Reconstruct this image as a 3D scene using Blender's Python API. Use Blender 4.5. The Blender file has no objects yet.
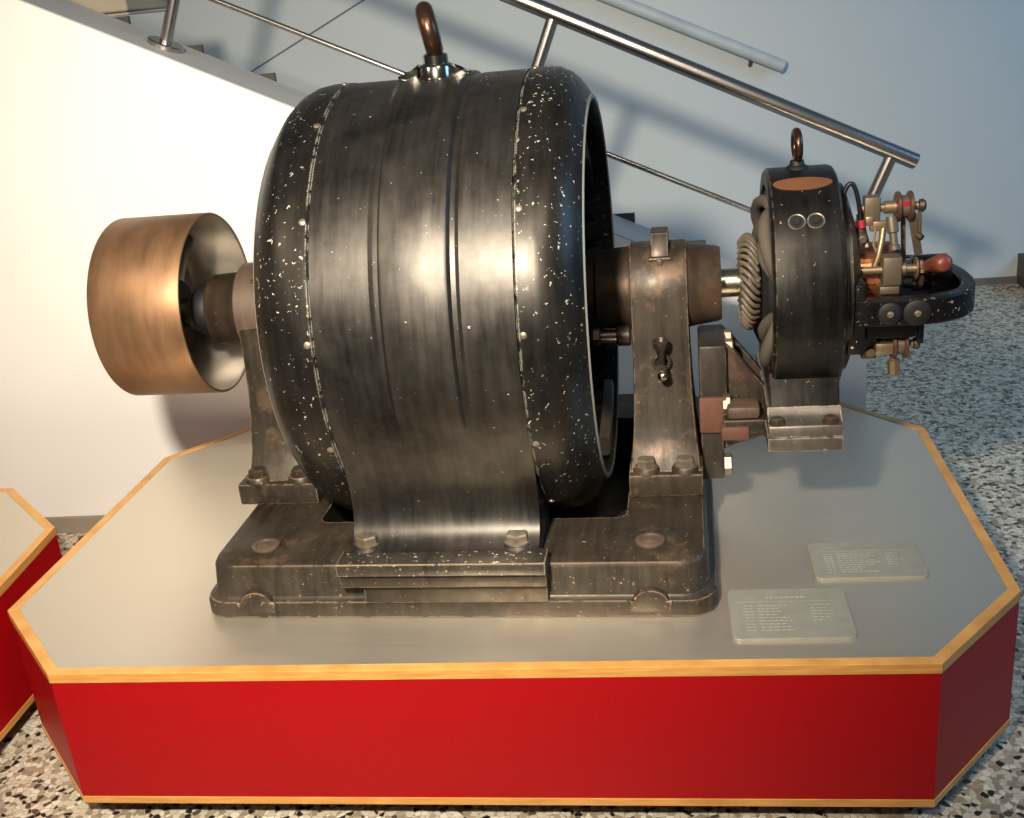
import bpy, bmesh, math, random
from mathutils import Vector, Matrix
PI = math.pi
random.seed(7)
SC = bpy.context.scene
COL = SC.collection

# ------------------------------------------------------------------ camera, light, exposure
cam_data = bpy.data.cameras.new('camera')
cam_data.sensor_fit = 'HORIZONTAL'; cam_data.sensor_width = 36.0
cam_data.lens = 36.0 * 1098.0 / 1024.0
cam_data.clip_start = 0.02
cam = bpy.data.objects.new('camera', cam_data); COL.objects.link(cam)
r_ = Vector((0.9895, 0.1112, -0.0921)); u_ = Vector((0.0452, 0.3674, 0.9290)); f_ = Vector((-0.1372, 0.9234, -0.3585))
rot = Matrix((r_, u_, -f_)).transposed()
cam.matrix_world = Matrix.Translation((1.0895, -1.5168, 1.0497)) @ rot.to_4x4()
SC.camera = cam

world = bpy.data.worlds.new('world'); SC.world = world; world.use_nodes = True
wn = world.node_tree; wn.nodes.clear()
wo = wn.nodes.new('ShaderNodeOutputWorld'); wb = wn.nodes.new('ShaderNodeBackground')
wg = wn.nodes.new('ShaderNodeValToRGB'); ws = wn.nodes.new('ShaderNodeSeparateXYZ'); wt = wn.nodes.new('ShaderNodeTexCoord')
wm = wn.nodes.new('ShaderNodeMapRange'); wm.inputs['From Min'].default_value = -1; wm.inputs['From Max'].default_value = 1
wn.links.new(wt.outputs['Generated'], ws.inputs[0]); wn.links.new(ws.outputs['Z'], wm.inputs['Value'])
wn.links.new(wm.outputs['Result'], wg.inputs['Fac']); wn.links.new(wg.outputs['Color'], wb.inputs['Color'])
e = wg.color_ramp.elements
e[0].position = 0.35; e[0].color = (0.30, 0.30, 0.32, 1)
e[1].position = 0.75; e[1].color = (0.50, 0.62, 0.80, 1)
wb.inputs['Strength'].default_value = 0.12
wn.links.new(wb.outputs[0], wo.inputs['Surface'])

def area_light(name, loc, target, size, energy, color, shape='DISK', size_y=None):
    d = bpy.data.lights.new(name, 'AREA'); d.shape = shape; d.size = size
    if size_y: d.size_y = size_y
    d.energy = energy; d.color = color
    o = bpy.data.objects.new(name, d); COL.objects.link(o)
    o.location = loc
    o.rotation_euler = (Vector(target) - Vector(loc)).to_track_quat('-Z', 'Y').to_euler()
    return o
# warm gallery spot above and left of the viewer; cool daylight from the right-hand windows; warm bounce from the hall
sp = bpy.data.lights.new('gallery_spot', 'SPOT'); sp.energy = 490; sp.color = (1.0, 0.89, 0.745)
sp.spot_size = math.radians(84); sp.spot_blend = 1.0; sp.shadow_soft_size = 0.07
spo = bpy.data.objects.new('gallery_spot', sp); COL.objects.link(spo); spo.location = (0.66, -1.40, 1.58)
spo.rotation_euler = (Vector((0.40, 0.9, 0.35)) - Vector(spo.location)).to_track_quat('-Z', 'Y').to_euler()
area_light('window_daylight', (4.2, 0.5, 1.8), (1.4, 2.9, 0.5), 1.6, 42, (0.20, 0.54, 1.0), 'RECTANGLE', 1.2)
area_light('ceiling_lamp', (-0.95, -0.9, 2.0), (0.0, 0.9, 0.3), 0.5, 13, (1.0, 0.82, 0.62))
area_light('ceiling_lamp', (1.55, -1.1, 2.3), (1.3, 0.5, 0.4), 0.5, 13, (1.0, 0.88, 0.74))

SC.view_settings.view_transform = 'Standard'; SC.view_settings.look = 'None'
SC.view_settings.gamma = 1.0; SC.view_settings.use_curve_mapping = False
SC.view_settings.exposure = 0.0

# ------------------------------------------------------------------ materials
def srgb(r, g, b):
    def c(v):
        v /= 255.0
        return v / 12.92 if v <= 0.04045 else ((v + 0.055) / 1.055) ** 2.4
    return (c(r), c(g), c(b), 1)

class NT:
    def __init__(self, name):
        self.m = bpy.data.materials.new(name); self.m.use_nodes = True
        self.t = self.m.node_tree; self.t.nodes.clear()
        self.out = self.t.nodes.new('ShaderNodeOutputMaterial')
        self.b = self.t.nodes.new('ShaderNodeBsdfPrincipled')
        self.t.links.new(self.b.outputs[0], self.out.inputs['Surface'])
        self.tc = self.t.nodes.new('ShaderNodeTexCoord')
    def link(self, a, b): self.t.links.new(a, b)
    def vec(self, scale=(1, 1, 1), rot=(0, 0, 0)):
        mp = self.t.nodes.new('ShaderNodeMapping'); mp.inputs['Scale'].default_value = scale; mp.inputs['Rotation'].default_value = rot
        self.link(self.tc.outputs['Object'], mp.inputs['Vector']); return mp.outputs[0]
    def noise(self, scale, detail=4, rough=0.55, vec=None):
        n = self.t.nodes.new('ShaderNodeTexNoise'); n.inputs['Scale'].default_value = scale
        n.inputs['Detail'].default_value = detail; n.inputs['Roughness'].default_value = rough
        self.link(vec if vec else self.tc.outputs['Object'], n.inputs['Vector']); return n.outputs['Fac']
    def voro(self, scale, vec=None, out='Color', feature='F1'):
        n = self.t.nodes.new('ShaderNodeTexVoronoi'); n.feature = feature; n.inputs['Scale'].default_value = scale
        self.link(vec if vec else self.tc.outputs['Object'], n.inputs['Vector']); return n.outputs[out]
    def ramp(self, fac, stops, interp='LINEAR'):
        n = self.t.nodes.new('ShaderNodeValToRGB'); n.color_ramp.interpolation = interp
        el = n.color_ramp.elements
        while len(el) < len(stops): el.new(0.5)
        for k, (pos, c) in enumerate(stops):
            el[k].position = pos; el[k].color = c if len(c) == 4 else (*c, 1)
        self.link(fac, n.inputs['Fac']); return n.outputs['Color']
    def math(self, op, a, b):
        n = self.t.nodes.new('ShaderNodeMath'); n.operation = op; n.use_clamp = True
        for i, v in enumerate((a, b)):
            if isinstance(v, (int, float)): n.inputs[i].default_value = v
            else: self.link(v, n.inputs[i])
        return n.outputs[0]
    def mix(self, fac, a, b):
        n = self.t.nodes.new('ShaderNodeMix'); n.data_type = 'RGBA'
        for sock, v in (('Factor', fac), ('A', a), ('B', b)):
            s = [i for i in n.inputs if i.name == sock and (i.type == ('VALUE' if sock == 'Factor' else 'RGBA'))][0]
            if isinstance(v, (int, float)): s.default_value = v
            elif isinstance(v, tuple): s.default_value = v
            else: self.link(v, s)
        return [o for o in n.outputs if o.type == 'RGBA'][0]
    def set(self, **kw):
        for k, v in kw.items():
            s = self.b.inputs[k.replace('_', ' ')]
            if isinstance(v, (int, float, tuple)): s.default_value = v
            else: self.link(v, s)
        return self
    def bump(self, h, strength=0.2, dist=0.002):
        n = self.t.nodes.new('ShaderNodeBump'); n.inputs['Strength'].default_value = strength; n.inputs['Distance'].default_value = dist
        self.link(h, n.inputs['Height']); self.link(n.outputs[0], self.b.inputs['Normal'])

def bw(x): return (x, x, x, 1)

def plain(name, col, rough=0.5, metal=0.0):
    n = NT(name); c = n.noise(9, 3)
    col2 = tuple(v * 0.86 for v in col[:3]) + (1,)
    n.set(Base_Color=n.ramp(c, [(0.35, col2), (0.65, col)]), Roughness=rough, Metallic=metal); return n.m

def worn_paint(name, c0, c1, chip, chip_amount, metal=0.55, rough=(0.28, 0.46), rust=0.0, rust_col=srgb(104, 70, 48), spec=0.5, edge=0.0, edge_col=None):
    n = NT(name)
    big = n.noise(6, 6, 0.66)
    streak = n.noise(7, 5, 0.6, n.vec((9, 1.0, 1.0)))
    base = n.ramp(n.math('ADD', n.math('MULTIPLY', big, 0.72), n.math('MULTIPLY', streak, 0.28)), [(0.35, c0), (0.66, c1)])
    if rust > 0:
        rf = n.ramp(n.noise(11, 7, 0.68), [(0.62 - rust * 0.3, bw(0)), (0.72 - rust * 0.25, bw(1))])
        base = n.mix(rf, base, rust_col)
    # chipped paint: specks plus some larger flakes
    region = n.ramp(n.noise(6, 3), [(0.40, bw(0)), (0.62, bw(1))])
    sp = n.ramp(n.noise(120, 3, 0.6), [(0.735 - chip_amount * 0.1, bw(0)), (0.748 - chip_amount * 0.1, bw(1))])
    fl = n.ramp(n.noise(30, 6, 0.68), [(0.775 - chip_amount * 0.1, bw(0)), (0.783 - chip_amount * 0.1, bw(1))])
    cf = n.math('MULTIPLY', n.math('ADD', sp, fl), n.math('ADD', region, 0.25))
    base = n.mix(cf, base, chip)
    if edge > 0:
        bv = n.t.nodes.new('ShaderNodeBevel'); bv.samples = 4; bv.inputs['Radius'].default_value = 0.0045
        ge = n.t.nodes.new('ShaderNodeNewGeometry'); dp = n.t.nodes.new('ShaderNodeVectorMath'); dp.operation = 'DOT_PRODUCT'
        n.link(bv.outputs[0], dp.inputs[0]); n.link(ge.outputs['Normal'], dp.inputs[1])
        em = n.ramp(n.math('SUBTRACT', 1.0, dp.outputs['Value']), [(0.015, bw(0)), (0.09, bw(1))])
        en = n.ramp(n.noise(45, 4, 0.6), [(0.5 - 0.2 * edge, bw(0)), (0.6 - 0.2 * edge, bw(1))])
        ew = n.math('MULTIPLY', em, en)
        base = n.mix(ew, base, edge_col or chip); cf = n.math('ADD', cf, n.math('MULTIPLY', ew, 0.7))
    rr = n.ramp(streak, [(0.3, bw(rough[0])), (0.7, bw(rough[1]))])
    n.set(Base_Color=base, Roughness=n.mix(cf, rr, bw(0.75)), Metallic=n.math('MULTIPLY', n.math('SUBTRACT', 1.0, cf), metal))
    n.b.inputs['Specular IOR Level'].default_value = spec
    n.bump(n.math('SUBTRACT', n.noise(40, 4), n.math('MULTIPLY', cf, 0.4)), 0.12, 0.001)
    return n.m

M = {}
CHIP = srgb(176, 172, 156)
M['drum'] = worn_paint('black drum enamel', srgb(38, 36, 33), srgb(84, 80, 74), CHIP, 0.18, metal=0.82, rough=(0.37, 0.46), edge=0.0)
M['end_ring'] = worn_paint('chipped black ring enamel', srgb(28, 27, 25), srgb(62, 58, 52), CHIP, 0.78, metal=0.75, rough=(0.32, 0.42), edge=0.35)
M['foot'] = worn_paint('chipped foot enamel', srgb(46, 43, 38), srgb(96, 90, 80), srgb(186, 166, 142), 1.0, metal=0.6, rough=(0.34, 0.44), edge=1.0, edge_col=srgb(186, 160, 132))
M['rim_bare'] = plain('bare worn rim edge', srgb(150, 144, 130), 0.5, 0.3)
M['base'] = worn_paint('worn cast iron base paint', srgb(38, 34, 28), srgb(80, 71, 58), srgb(150, 118, 92), 0.6, metal=0.45, rough=(0.36, 0.55), rust=0.2, rust_col=srgb(98, 80, 62), edge=0.6, edge_col=srgb(150, 122, 96))
M['pedestal'] = worn_paint('brown rusty cast iron', srgb(38, 33, 27), srgb(80, 69, 56), srgb(140, 105, 82), 0.6, metal=0.35, rough=(0.4, 0.6), rust=0.3, rust_col=srgb(104, 84, 66), edge=0.5, edge_col=srgb(146, 122, 100))
M['bearing'] = worn_paint('oily brown bearing iron', srgb(44, 36, 29), srgb(80, 66, 52), srgb(130, 104, 82), 0.3, metal=0.4, rough=(0.38, 0.5), rust=0.25, rust_col=srgb(90, 70, 54))
M['left_bearing'] = worn_paint('rusty red brown bearing iron', srgb(72, 58, 48), srgb(104, 86, 72), srgb(52, 44, 40), 0.6, metal=0.1, rough=(0.45, 0.6), rust=0.3, rust_col=srgb(96, 74, 60))
M['exciter'] = worn_paint('satin black exciter paint', srgb(34, 32, 30), srgb(74, 71, 66), srgb(178, 134, 100), 0.35, metal=0.88, rough=(0.36, 0.46), edge=0.2, edge_col=srgb(120, 100, 80))
M['exciter_foot'] = worn_paint('dark grey foot iron', srgb(70, 65, 58), srgb(112, 104, 94), srgb(176, 160, 138), 0.5, metal=0.5, rough=(0.36, 0.5), edge=0.5)
M['bracket'] = worn_paint('dark bracket iron', srgb(38, 34, 30), srgb(70, 62, 53), srgb(132, 100, 80), 0.5, metal=0.3, rough=(0.4, 0.6), rust=0.2, rust_col=srgb(90, 66, 52), edge=0.3)
M['yoke'] = worn_paint('black chipped yoke paint', srgb(12, 11, 11), srgb(26, 25, 24), srgb(196, 168, 142), 0.85, metal=0.3, rough=(0.32, 0.45))
M['black'] = plain('matt black', srgb(16, 15, 14), 0.6)
M['rust'] = worn_paint('red brown rust', srgb(86, 54, 40), srgb(112, 74, 56), srgb(50, 40, 34), 0.6, metal=0.0, rough=(0.6, 0.8))
M['rubber'] = plain('black cable rubber', srgb(20, 19, 19), 0.45)
M['dark_cavity'] = plain('near-black iron', srgb(15, 14, 13), 0.8)  # even near-black iron for rotor, coil ends, pole pieces and armature
M['bolt'] = worn_paint('worn bolt steel', srgb(112, 100, 86), srgb(176, 162, 140), srgb(120, 84, 62), 0.7, metal=0.7, rough=(0.35, 0.5), rust=0.2)
M['dark_bolt'] = worn_paint('dark bolt steel', srgb(52, 46, 40), srgb(100, 88, 74), srgb(140, 104, 80), 0.5, metal=0.6, rough=(0.35, 0.5), rust=0.2)
M['steel'] = plain('bright turned steel', srgb(206, 194, 168), 0.24, 1.0)
M['nickel'] = plain('polished nickel collar', srgb(170, 162, 150), 0.16, 1.0)
M['eye'] = plain('brown oxidised eye steel', srgb(92, 66, 52), 0.3, 0.85)
M['brass'] = plain('dull brass', srgb(168, 144, 114), 0.42, 0.75)
M['old_brass'] = plain('tarnished grey brass', srgb(118, 106, 88), 0.5, 0.5)
M['copper_disc'] = plain('red brown fibre disc', srgb(104, 72, 58), 0.42, 0.4)
M['knob'] = plain('red brown varnished knob', srgb(118, 58, 42), 0.38)
M['red_tag'] = plain('red paint tag', srgb(170, 30, 44), 0.5)
M['canvas'] = plain('grey canvas insulation', srgb(84, 76, 64), 0.8)
M['painted_light'] = plain('pale arc of painted light', srgb(150, 140, 122), 0.8)  # pale colour stands in for light on the end ring's inner surface
M['winding'] = worn_paint('varnished winding tape', srgb(78, 70, 58), srgb(122, 110, 92), srgb(60, 52, 44), 0.3, metal=0.0, rough=(0.4, 0.6))
M['nameplate'] = plain('copper brown bare oval', srgb(146, 96, 66), 0.45, 0.4)
M['rail'] = None

def brushed(name, col, rough, scale=(1, 1, 1), metal=1.0, var=0.12):
    n = NT(name); s = n.noise(60, 5, 0.6, n.vec(scale)); b = n.noise(3, 4)
    c2 = tuple(v * (1 - var) for v in col[:3]) + (1,)
    n.set(Base_Color=n.mix(n.math('MULTIPLY', b, 0.6), n.ramp(s, [(0.3, c2), (0.7, col)]), c2),
          Roughness=n.ramp(s, [(0.3, bw(rough - 0.04)), (0.7, bw(rough + 0.05))]), Metallic=metal)
    n.bump(s, 0.05, 0.0005); return n.m
M['rail'] = plain('satin stainless tube', srgb(198, 190, 182), 0.27, 1.0)
M['sheet'] = brushed('brushed steel top sheet', srgb(228, 219, 202), 0.40, (0.12, 6, 6), metal=0.85, var=0.05)
n = NT('brown burnished brass rim')
s1 = n.noise(9, 5, 0.6, n.vec((4, 1, 1))); s2 = n.noise(5, 4)
n.set(Base_Color=n.ramp(n.math('ADD', n.math('MULTIPLY', s1, 0.4), n.math('MULTIPLY', s2, 0.6)), [(0.34, srgb(112, 82, 60)), (0.5, srgb(140, 106, 76)), (0.68, srgb(158, 124, 90))]),
      Roughness=n.ramp(s1, [(0.3, bw(0.43)), (0.7, bw(0.52))]), Metallic=0.7); M['pulley'] = n.m
M['pulley_inner'] = plain('grey machined pulley inside', srgb(186, 178, 166), 0.34, 0.8)
n = NT('commutator copper bars')
n.set(Base_Color=n.ramp(n.noise(14, 4), [(0.35, srgb(196, 112, 76)), (0.65, srgb(226, 150, 108))]), Roughness=0.38, Metallic=0.95); M['copper'] = n.m

n = NT('warm white plaster'); n.set(Base_Color=n.ramp(n.noise(1.5, 3), [(0.3, srgb(228, 226, 220)), (0.7, srgb(235, 233, 227))]), Roughness=0.75)
n.bump(n.noise(220, 3), 0.04, 0.001); M['plaster'] = n.m
n = NT('pale blue grey wall paint'); n.set(Base_Color=n.ramp(n.noise(1.2, 3), [(0.3, srgb(198, 204, 201)), (0.7, srgb(205, 211, 208))]), Roughness=0.6); M['far_wall'] = n.m
n = NT('grey stringer capping paint'); n.set(Base_Color=n.ramp(n.noise(3, 3), [(0.3, srgb(172, 172, 168)), (0.7, srgb(182, 182, 177))]), Roughness=0.6); M['capping'] = n.m
M['skirting'] = plain('taupe stone skirting', srgb(150, 138, 122), 0.5)
M['joint'] = plain('grey panel joint', srgb(120, 122, 122), 0.7)
M['grey_skirting'] = plain('grey terrazzo skirting', srgb(112, 106, 98), 0.5)
M['dark_skirting'] = plain('dark grey skirting', srgb(70, 68, 66), 0.5)
M['step'] = plain('pale stone step', srgb(204, 203, 198), 0.6)
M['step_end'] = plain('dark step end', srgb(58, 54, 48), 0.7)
M['landing'] = plain('beige travertine block', srgb(150, 140, 122), 0.6)
M['white_tube'] = plain('white painted tube', srgb(200, 205, 203), 0.5)
M['dark_frame'] = plain('dark wood door frame', srgb(78, 68, 58), 0.5)
# terrazzo
n = NT('speckled terrazzo')
cell = n.voro(84); sz = n.t.nodes.new('ShaderNodeSeparateColor'); n.link(cell, sz.inputs[0])
stops = [(0.0, srgb(40, 36, 31)), (0.09, srgb(84, 75, 62)), (0.17, srgb(150, 138, 114)), (0.34, srgb(206, 196, 174)), (0.72, srgb(226, 218, 200)), (0.9, srgb(168, 152, 128))]
chips = n.ramp(sz.outputs[0], stops, 'CONSTANT')
edge = n.voro(84, out='Distance', feature='DISTANCE_TO_EDGE')
ef = n.ramp(edge, [(0.03, bw(1)), (0.07, bw(0))])
fine = n.ramp(n.noise(150, 3), [(0.42, srgb(136, 126, 106)), (0.6, srgb(200, 190, 166))])
n.set(Base_Color=n.mix(ef, chips, fine), Roughness=0.42); M['terrazzo'] = n.m
# wood, red panel
n = NT('honey coloured beech edging')
n.set(Base_Color=n.ramp(n.noise(9, 6, 0.6, n.vec((1.5, 1.5, 16))), [(0.3, srgb(190, 132, 62)), (0.7, srgb(222, 166, 92))]), Roughness=0.38); M['beech'] = n.m
n = NT('red laminate')
n.set(Base_Color=n.ramp(n.noise(180, 2), [(0.3, srgb(152, 4, 12)), (0.7, srgb(166, 6, 15))]), Roughness=0.42); n.b.inputs['Specular IOR Level'].default_value = 0.25; M['red'] = n.m
n = NT('engraved acrylic plate')
n.set(Base_Color=n.ramp(n.noise(40, 3), [(0.3, srgb(142, 141, 128)), (0.7, srgb(151, 150, 137))]), Roughness=0.25); n.b.inputs['Transmission Weight'].default_value = 0.15; M['plate'] = n.m
M['engraving'] = plain('pale engraved lines', srgb(164, 163, 148), 0.6)
M['engraving_dark'] = plain('dark engraved lines', srgb(134, 128, 114), 0.6)

# ------------------------------------------------------------------ mesh helpers
def add_box(bm, x0, x1, y0, y1, z0, z1, bev=0.0, seg=2):
    vs = [bm.verts.new((x, y, z)) for x in (x0, x1) for y in (y0, y1) for z in (z0, z1)]
    fs = [bm.faces.new([vs[i] for i in q]) for q in ((0, 1, 3, 2), (4, 6, 7, 5), (0, 4, 5, 1), (2, 3, 7, 6), (0, 2, 6, 4), (1, 5, 7, 3))]
    if bev > 0:
        ed = list({e for f in fs for e in f.edges})
        bmesh.ops.bevel(bm, geom=ed, offset=bev, segments=seg, affect='EDGES', profile=0.5)
    return vs

def frame_of(axis):
    a = Vector(axis).normalized()
    t = Vector((0, 0, 1)) if abs(a.z) < 0.9 else Vector((1, 0, 0))
    u = a.cross(t).normalized(); return a, u, a.cross(u).normalized()

def add_lathe(bm, prof, origin=(0, 0, 0), axis=(1, 0, 0), seg=64, cap=True, closed=False, a0=0.0, a1=None):
    """prof = list of (distance along axis, radius)."""
    a, u, v = frame_of(axis); o = Vector(origin); rings = []
    full = a1 is None
    nn = seg if full else seg + 1
    for d, r in prof:
        ring = []
        for k in range(nn):
            t = 2 * PI * k / seg if full else a0 + (a1 - a0) * k / seg
            ring.append(bm.verts.new(o + a * d + (u * math.cos(t) + v * math.sin(t)) * max(r, 1e-5)))
        rings.append(ring)
    pairs = list(zip(rings, rings[1:])) + ([(rings[-1], rings[0])] if closed else [])
    for A, B in pairs:
        for k in range(nn if full else nn - 1):
            j = (k + 1) % nn
            bm.faces.new((A[k], A[j], B[j], B[k]))
    if full and cap and not closed:
        bm.faces.new(list(reversed(rings[0]))); bm.faces.new(rings[-1])
    if not full and closed:
        bm.faces.new([r[0] for r in rings]); bm.faces.new([r[-1] for r in reversed(rings)])

def add_cyl(bm, p0, p1, r, r1=None, seg=20, bev=0.0):
    p0 = Vector(p0); p1 = Vector(p1); L = (p1 - p0).length; r1 = r if r1 is None else r1
    if bev: prof = [(0, r - bev), (bev, r), (L - bev, r1), (L, r1 - bev)]
    else: prof = [(0, r), (L, r1)]
    add_lathe(bm, prof, p0, p1 - p0, seg)

def add_hex(bm, c, axis, r, h, bev=0.1):
    add_lathe(bm, [(0, r), (h * 0.8, r), (h, r * 0.82)], c, axis, 6)

def add_tube(bm, pts, r, seg=10, radii=None, closed=False):
    pts = [Vector(p) for p in pts]; n = len(pts); rings = []
    up = None
    for i, p in enumerate(pts):
        if closed: t = (pts[(i + 1) % n] - pts[i - 1]).normalized()
        else: t = (pts[min(i + 1, n - 1)] - pts[max(i - 1, 0)]).normalized()
        if up is None:
            _, u, v = frame_of(t)
        else:
            u = (up - t * up.dot(t)).normalized(); v = t.cross(u).normalized()
        up = u; rr = radii[i] if radii else r
        rings.append([bm.verts.new(p + (u * math.cos(2 * PI * k / seg) + v * math.sin(2 * PI * k / seg)) * rr) for k in range(seg)])
    pr = list(zip(rings, rings[1:])) + ([(rings[-1], rings[0])] if closed else [])
    for A, B in pr:
        for k in range(seg):
            j = (k + 1) % seg; bm.faces.new((A[k], A[j], B[j], B[k]))
    if not closed:
        bm.faces.new(list(reversed(rings[0]))); bm.faces.new(rings[-1])

def add_torus(bm, c, axis, R, r, seg=40, rs=10, a0=0.0, a1=2 * PI):
    a, u, v = frame_of(axis); c = Vector(c)
    full = abs(a1 - a0 - 2 * PI) < 1e-6
    n = seg if full else seg + 1
    add_tube(bm, [c + (u * math.cos(a0 + (a1 - a0) * k / seg) + v * math.sin(a0 + (a1 - a0) * k / seg)) * R for k in range(n)], r, rs, closed=full)

def add_prism(bm, pts, axis, d0, d1, bev=0.0):
    """extrude a closed outline. axis 'x': pts are (y,z); 'y': (x,z); 'z': (x,y)."""
    def P(p, d): return {'x': (d, p[0], p[1]), 'y': (p[0], d, p[1]), 'z': (p[0], p[1], d)}[axis]
    A = [bm.verts.new(P(p, d0)) for p in pts]; B = [bm.verts.new(P(p, d1)) for p in pts]
    fs = []
    for k in range(len(pts)):
        j = (k + 1) % len(pts); fs.append(bm.faces.new((A[k], A[j], B[j], B[k])))
    fa = bm.faces.new(list(reversed(A))); fb = bm.faces.new(B)
    if bev > 0:
        ed = list(set(fa.edges) | set(fb.edges))
        bmesh.ops.bevel(bm, geom=ed, offset=bev, segments=2, affect='EDGES', profile=0.5)

def round_rect(x0, x1, y0, y1, r, n=5):
    out = []
    for cx, cy, a in ((x1 - r, y1 - r, 0), (x0 + r, y1 - r, 90), (x0 + r, y0 + r, 180), (x1 - r, y0 + r, 270)):
        for k in range(n + 1):
            t = math.radians(a + 90 * k / n); out.append((cx + r * math.cos(t), cy + r * math.sin(t)))
    return out

def obj(name, bm, mat, parent=None, smooth=35, label=None):
    bmesh.ops.recalc_face_normals(bm, faces=bm.faces)
    me = bpy.data.meshes.new(name); bm.to_mesh(me); bm.free()
    if smooth:
        for p in me.polygons: p.use_smooth = True
        me.set_sharp_from_angle(angle=math.radians(smooth))
    me.materials.append(M[mat] if isinstance(mat, str) else mat)
    o = bpy.data.objects.new(name, me); COL.objects.link(o)
    if parent: o.parent = parent
    if label: o['label'] = label
    return o

def thing(name, label, cat, loc=(0, 0, 0), rz=0.0, group=None):
    o = bpy.data.objects.new(name, None); COL.objects.link(o); o.empty_display_size = 0.05
    o.location = loc; o.rotation_euler = (0, 0, rz); o['label'] = label; o['category'] = cat
    if group: o['group'] = group
    return o

def struct(name, bm, mat, smooth=0):
    o = obj(name, bm, mat, None, smooth); o['kind'] = 'structure'; return o
def NB(): return bmesh.new()

# ------------------------------------------------------------------ room
FZ = -0.327
bm = NB(); add_box(bm, -5, 6, -4, 3.30, FZ - 0.1, FZ); struct('floor', bm, 'terrazzo')
bm = NB(); add_box(bm, -5, 6, 3.25, 3.40, FZ, 3.2); struct('wall_back', bm, 'far_wall')
bm = NB(); add_box(bm, -0.4, 2.60, 3.238, 3.2495, FZ, FZ + 0.028); struct('baseboard_back', bm, 'grey_skirting')
bm = NB(); add_box(bm, 2.60, 2.70, 2.9, 3.2495, FZ, -0.20); struct('trim_1', bm, 'dark_frame')
# diagonal panel joint on the back wall
bm = NB(); add_tube(bm, [(-0.64, 3.2475, 0.79), (0.4, 3.2475, 1.262)], 0.0036, 6); struct('trim_2', bm, 'joint', 35)

SL = -0.479
def band_z(x): return 1.1266 + SL * (x + 0.42)
WY0, WY1 = 1.197, 1.41
XE = 1.603; XW = -2.6
bm = NB()
add_prism(bm, [(XW, FZ), (XE, FZ), (XE, band_z(XE) - 0.004), (XW, band_z(XW) - 0.004)], 'y', WY0, WY1)
struct('wall_stair', bm, 'plaster')
bm = NB()
add_prism(bm, [(XE, band_z(XE) - 0.004), (XE, band_z(XE)), (XW, band_z(XW)), (XW, band_z(XW) - 0.004)], 'y', WY0, WY1)
struct('trim_3', bm, 'capping')
bm = NB(); add_box(bm, XW, XE, WY0 - 0.012, WY0 - 0.0005, FZ, FZ + 0.05); struct('baseboard_stair', bm, 'skirting')

# staircase behind the parapet
st = thing('staircase', 'pale stone staircase climbing to the left behind the sloping white parapet wall', 'staircase', (0, 0, FZ))
# treads, well below the parapet top
run, rise = 0.290, 0.139
for i in range(12):
    x1 = 1.52 - run * i; zt = rise * (i + 1) * 0.98
    if x1 - run < XW: break
    if band_z(x1 - run) - FZ - zt < 0.36: zt = max(0.03, band_z(x1 - run) - FZ - 0.40)
    bm = NB(); add_box(bm, x1 - run, x1, WY1 + 0.003, 3.235, max(0.0, zt - 0.30), zt, 0.003, 1)
    obj('step', bm, 'step', st, 0)
# dark wedge shaped nibs that show along the inner edge of the capping
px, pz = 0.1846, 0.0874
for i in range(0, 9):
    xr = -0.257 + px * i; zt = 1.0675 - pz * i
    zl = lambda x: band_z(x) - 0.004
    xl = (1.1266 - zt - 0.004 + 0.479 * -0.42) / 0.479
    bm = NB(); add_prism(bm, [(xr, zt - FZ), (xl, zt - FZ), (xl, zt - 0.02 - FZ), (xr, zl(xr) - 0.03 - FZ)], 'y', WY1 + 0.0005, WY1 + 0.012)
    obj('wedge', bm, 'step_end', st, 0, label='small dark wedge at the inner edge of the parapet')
bm = NB(); add_box(bm, -1.2, -0.262, WY1 + 0.016, 1.75, 1.0798 - FZ, 1.15 - FZ, 0.004, 1)
add_box(bm, -0.34, -0.259, WY1 + 0.014, 1.75, 1.0715 - FZ, 1.0765 - FZ)
obj('landing_block', bm, 'landing', st, 0, label='beige stone block at the head of the steps')

# railing on the parapet
RY = 1.30
rl = thing('stair_railing', 'brushed stainless steel stair railing with thick handrail and thin lower rail on the parapet', 'railing', (0.9, RY, band_z(0.9)))
ro = Vector((0.9, RY, band_z(0.9)))
def RP(x, z): return Vector((x, RY, z)) - ro
hz = lambda x: 1.000 - 0.4885 * (x - 0.8205)      # centre line of the handrail
bm = NB(); add_cyl(bm, RP(-0.9, hz(-0.9)), RP(1.728, hz(1.728)), 0.0195, seg=28, bev=0.002); obj('handrail', bm, 'rail', rl)
lz = lambda x: 1.0838 - 0.4757 * (x - 0.0285)
bm = NB(); add_cyl(bm, RP(-0.9, lz(-0.9)), RP(1.60, lz(1.60)), 0.0068, seg=14); obj('lower_rail', bm, 'rail', rl)
pd = Vector((0.396, 0, 0.918)).normalized()
for (tx, tz) in ((-0.0775, 1.0934), (0.8655, 0.9669), (1.6674, 0.5734)):
    # run the post down to the capping
    t = (tz - band_z(tx)) / (pd.z - SL * pd.x)
    bx, bz = tx - pd.x * t, tz - pd.z * t
    t2 = (hz(tx) - tz) / (pd.z + 0.4885 * pd.x)
    ex, ez = tx + pd.x * t2, tz + pd.z * t2
    bm = NB(); add_cyl(bm, RP(bx, bz), RP(ex, ez), 0.0155, seg=24); po = obj('post', bm, 'rail', rl)
    bm = NB()
    nrm = Vector((-SL, 0, 1)).normalized()
    add_lathe(bm, [(0.0005, 0.046), (0.010, 0.046), (0.013, 0.043), (0.013, 0.018)], RP(bx, bz), nrm, 36); obj('flange', bm, 'rail', po)

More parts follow.
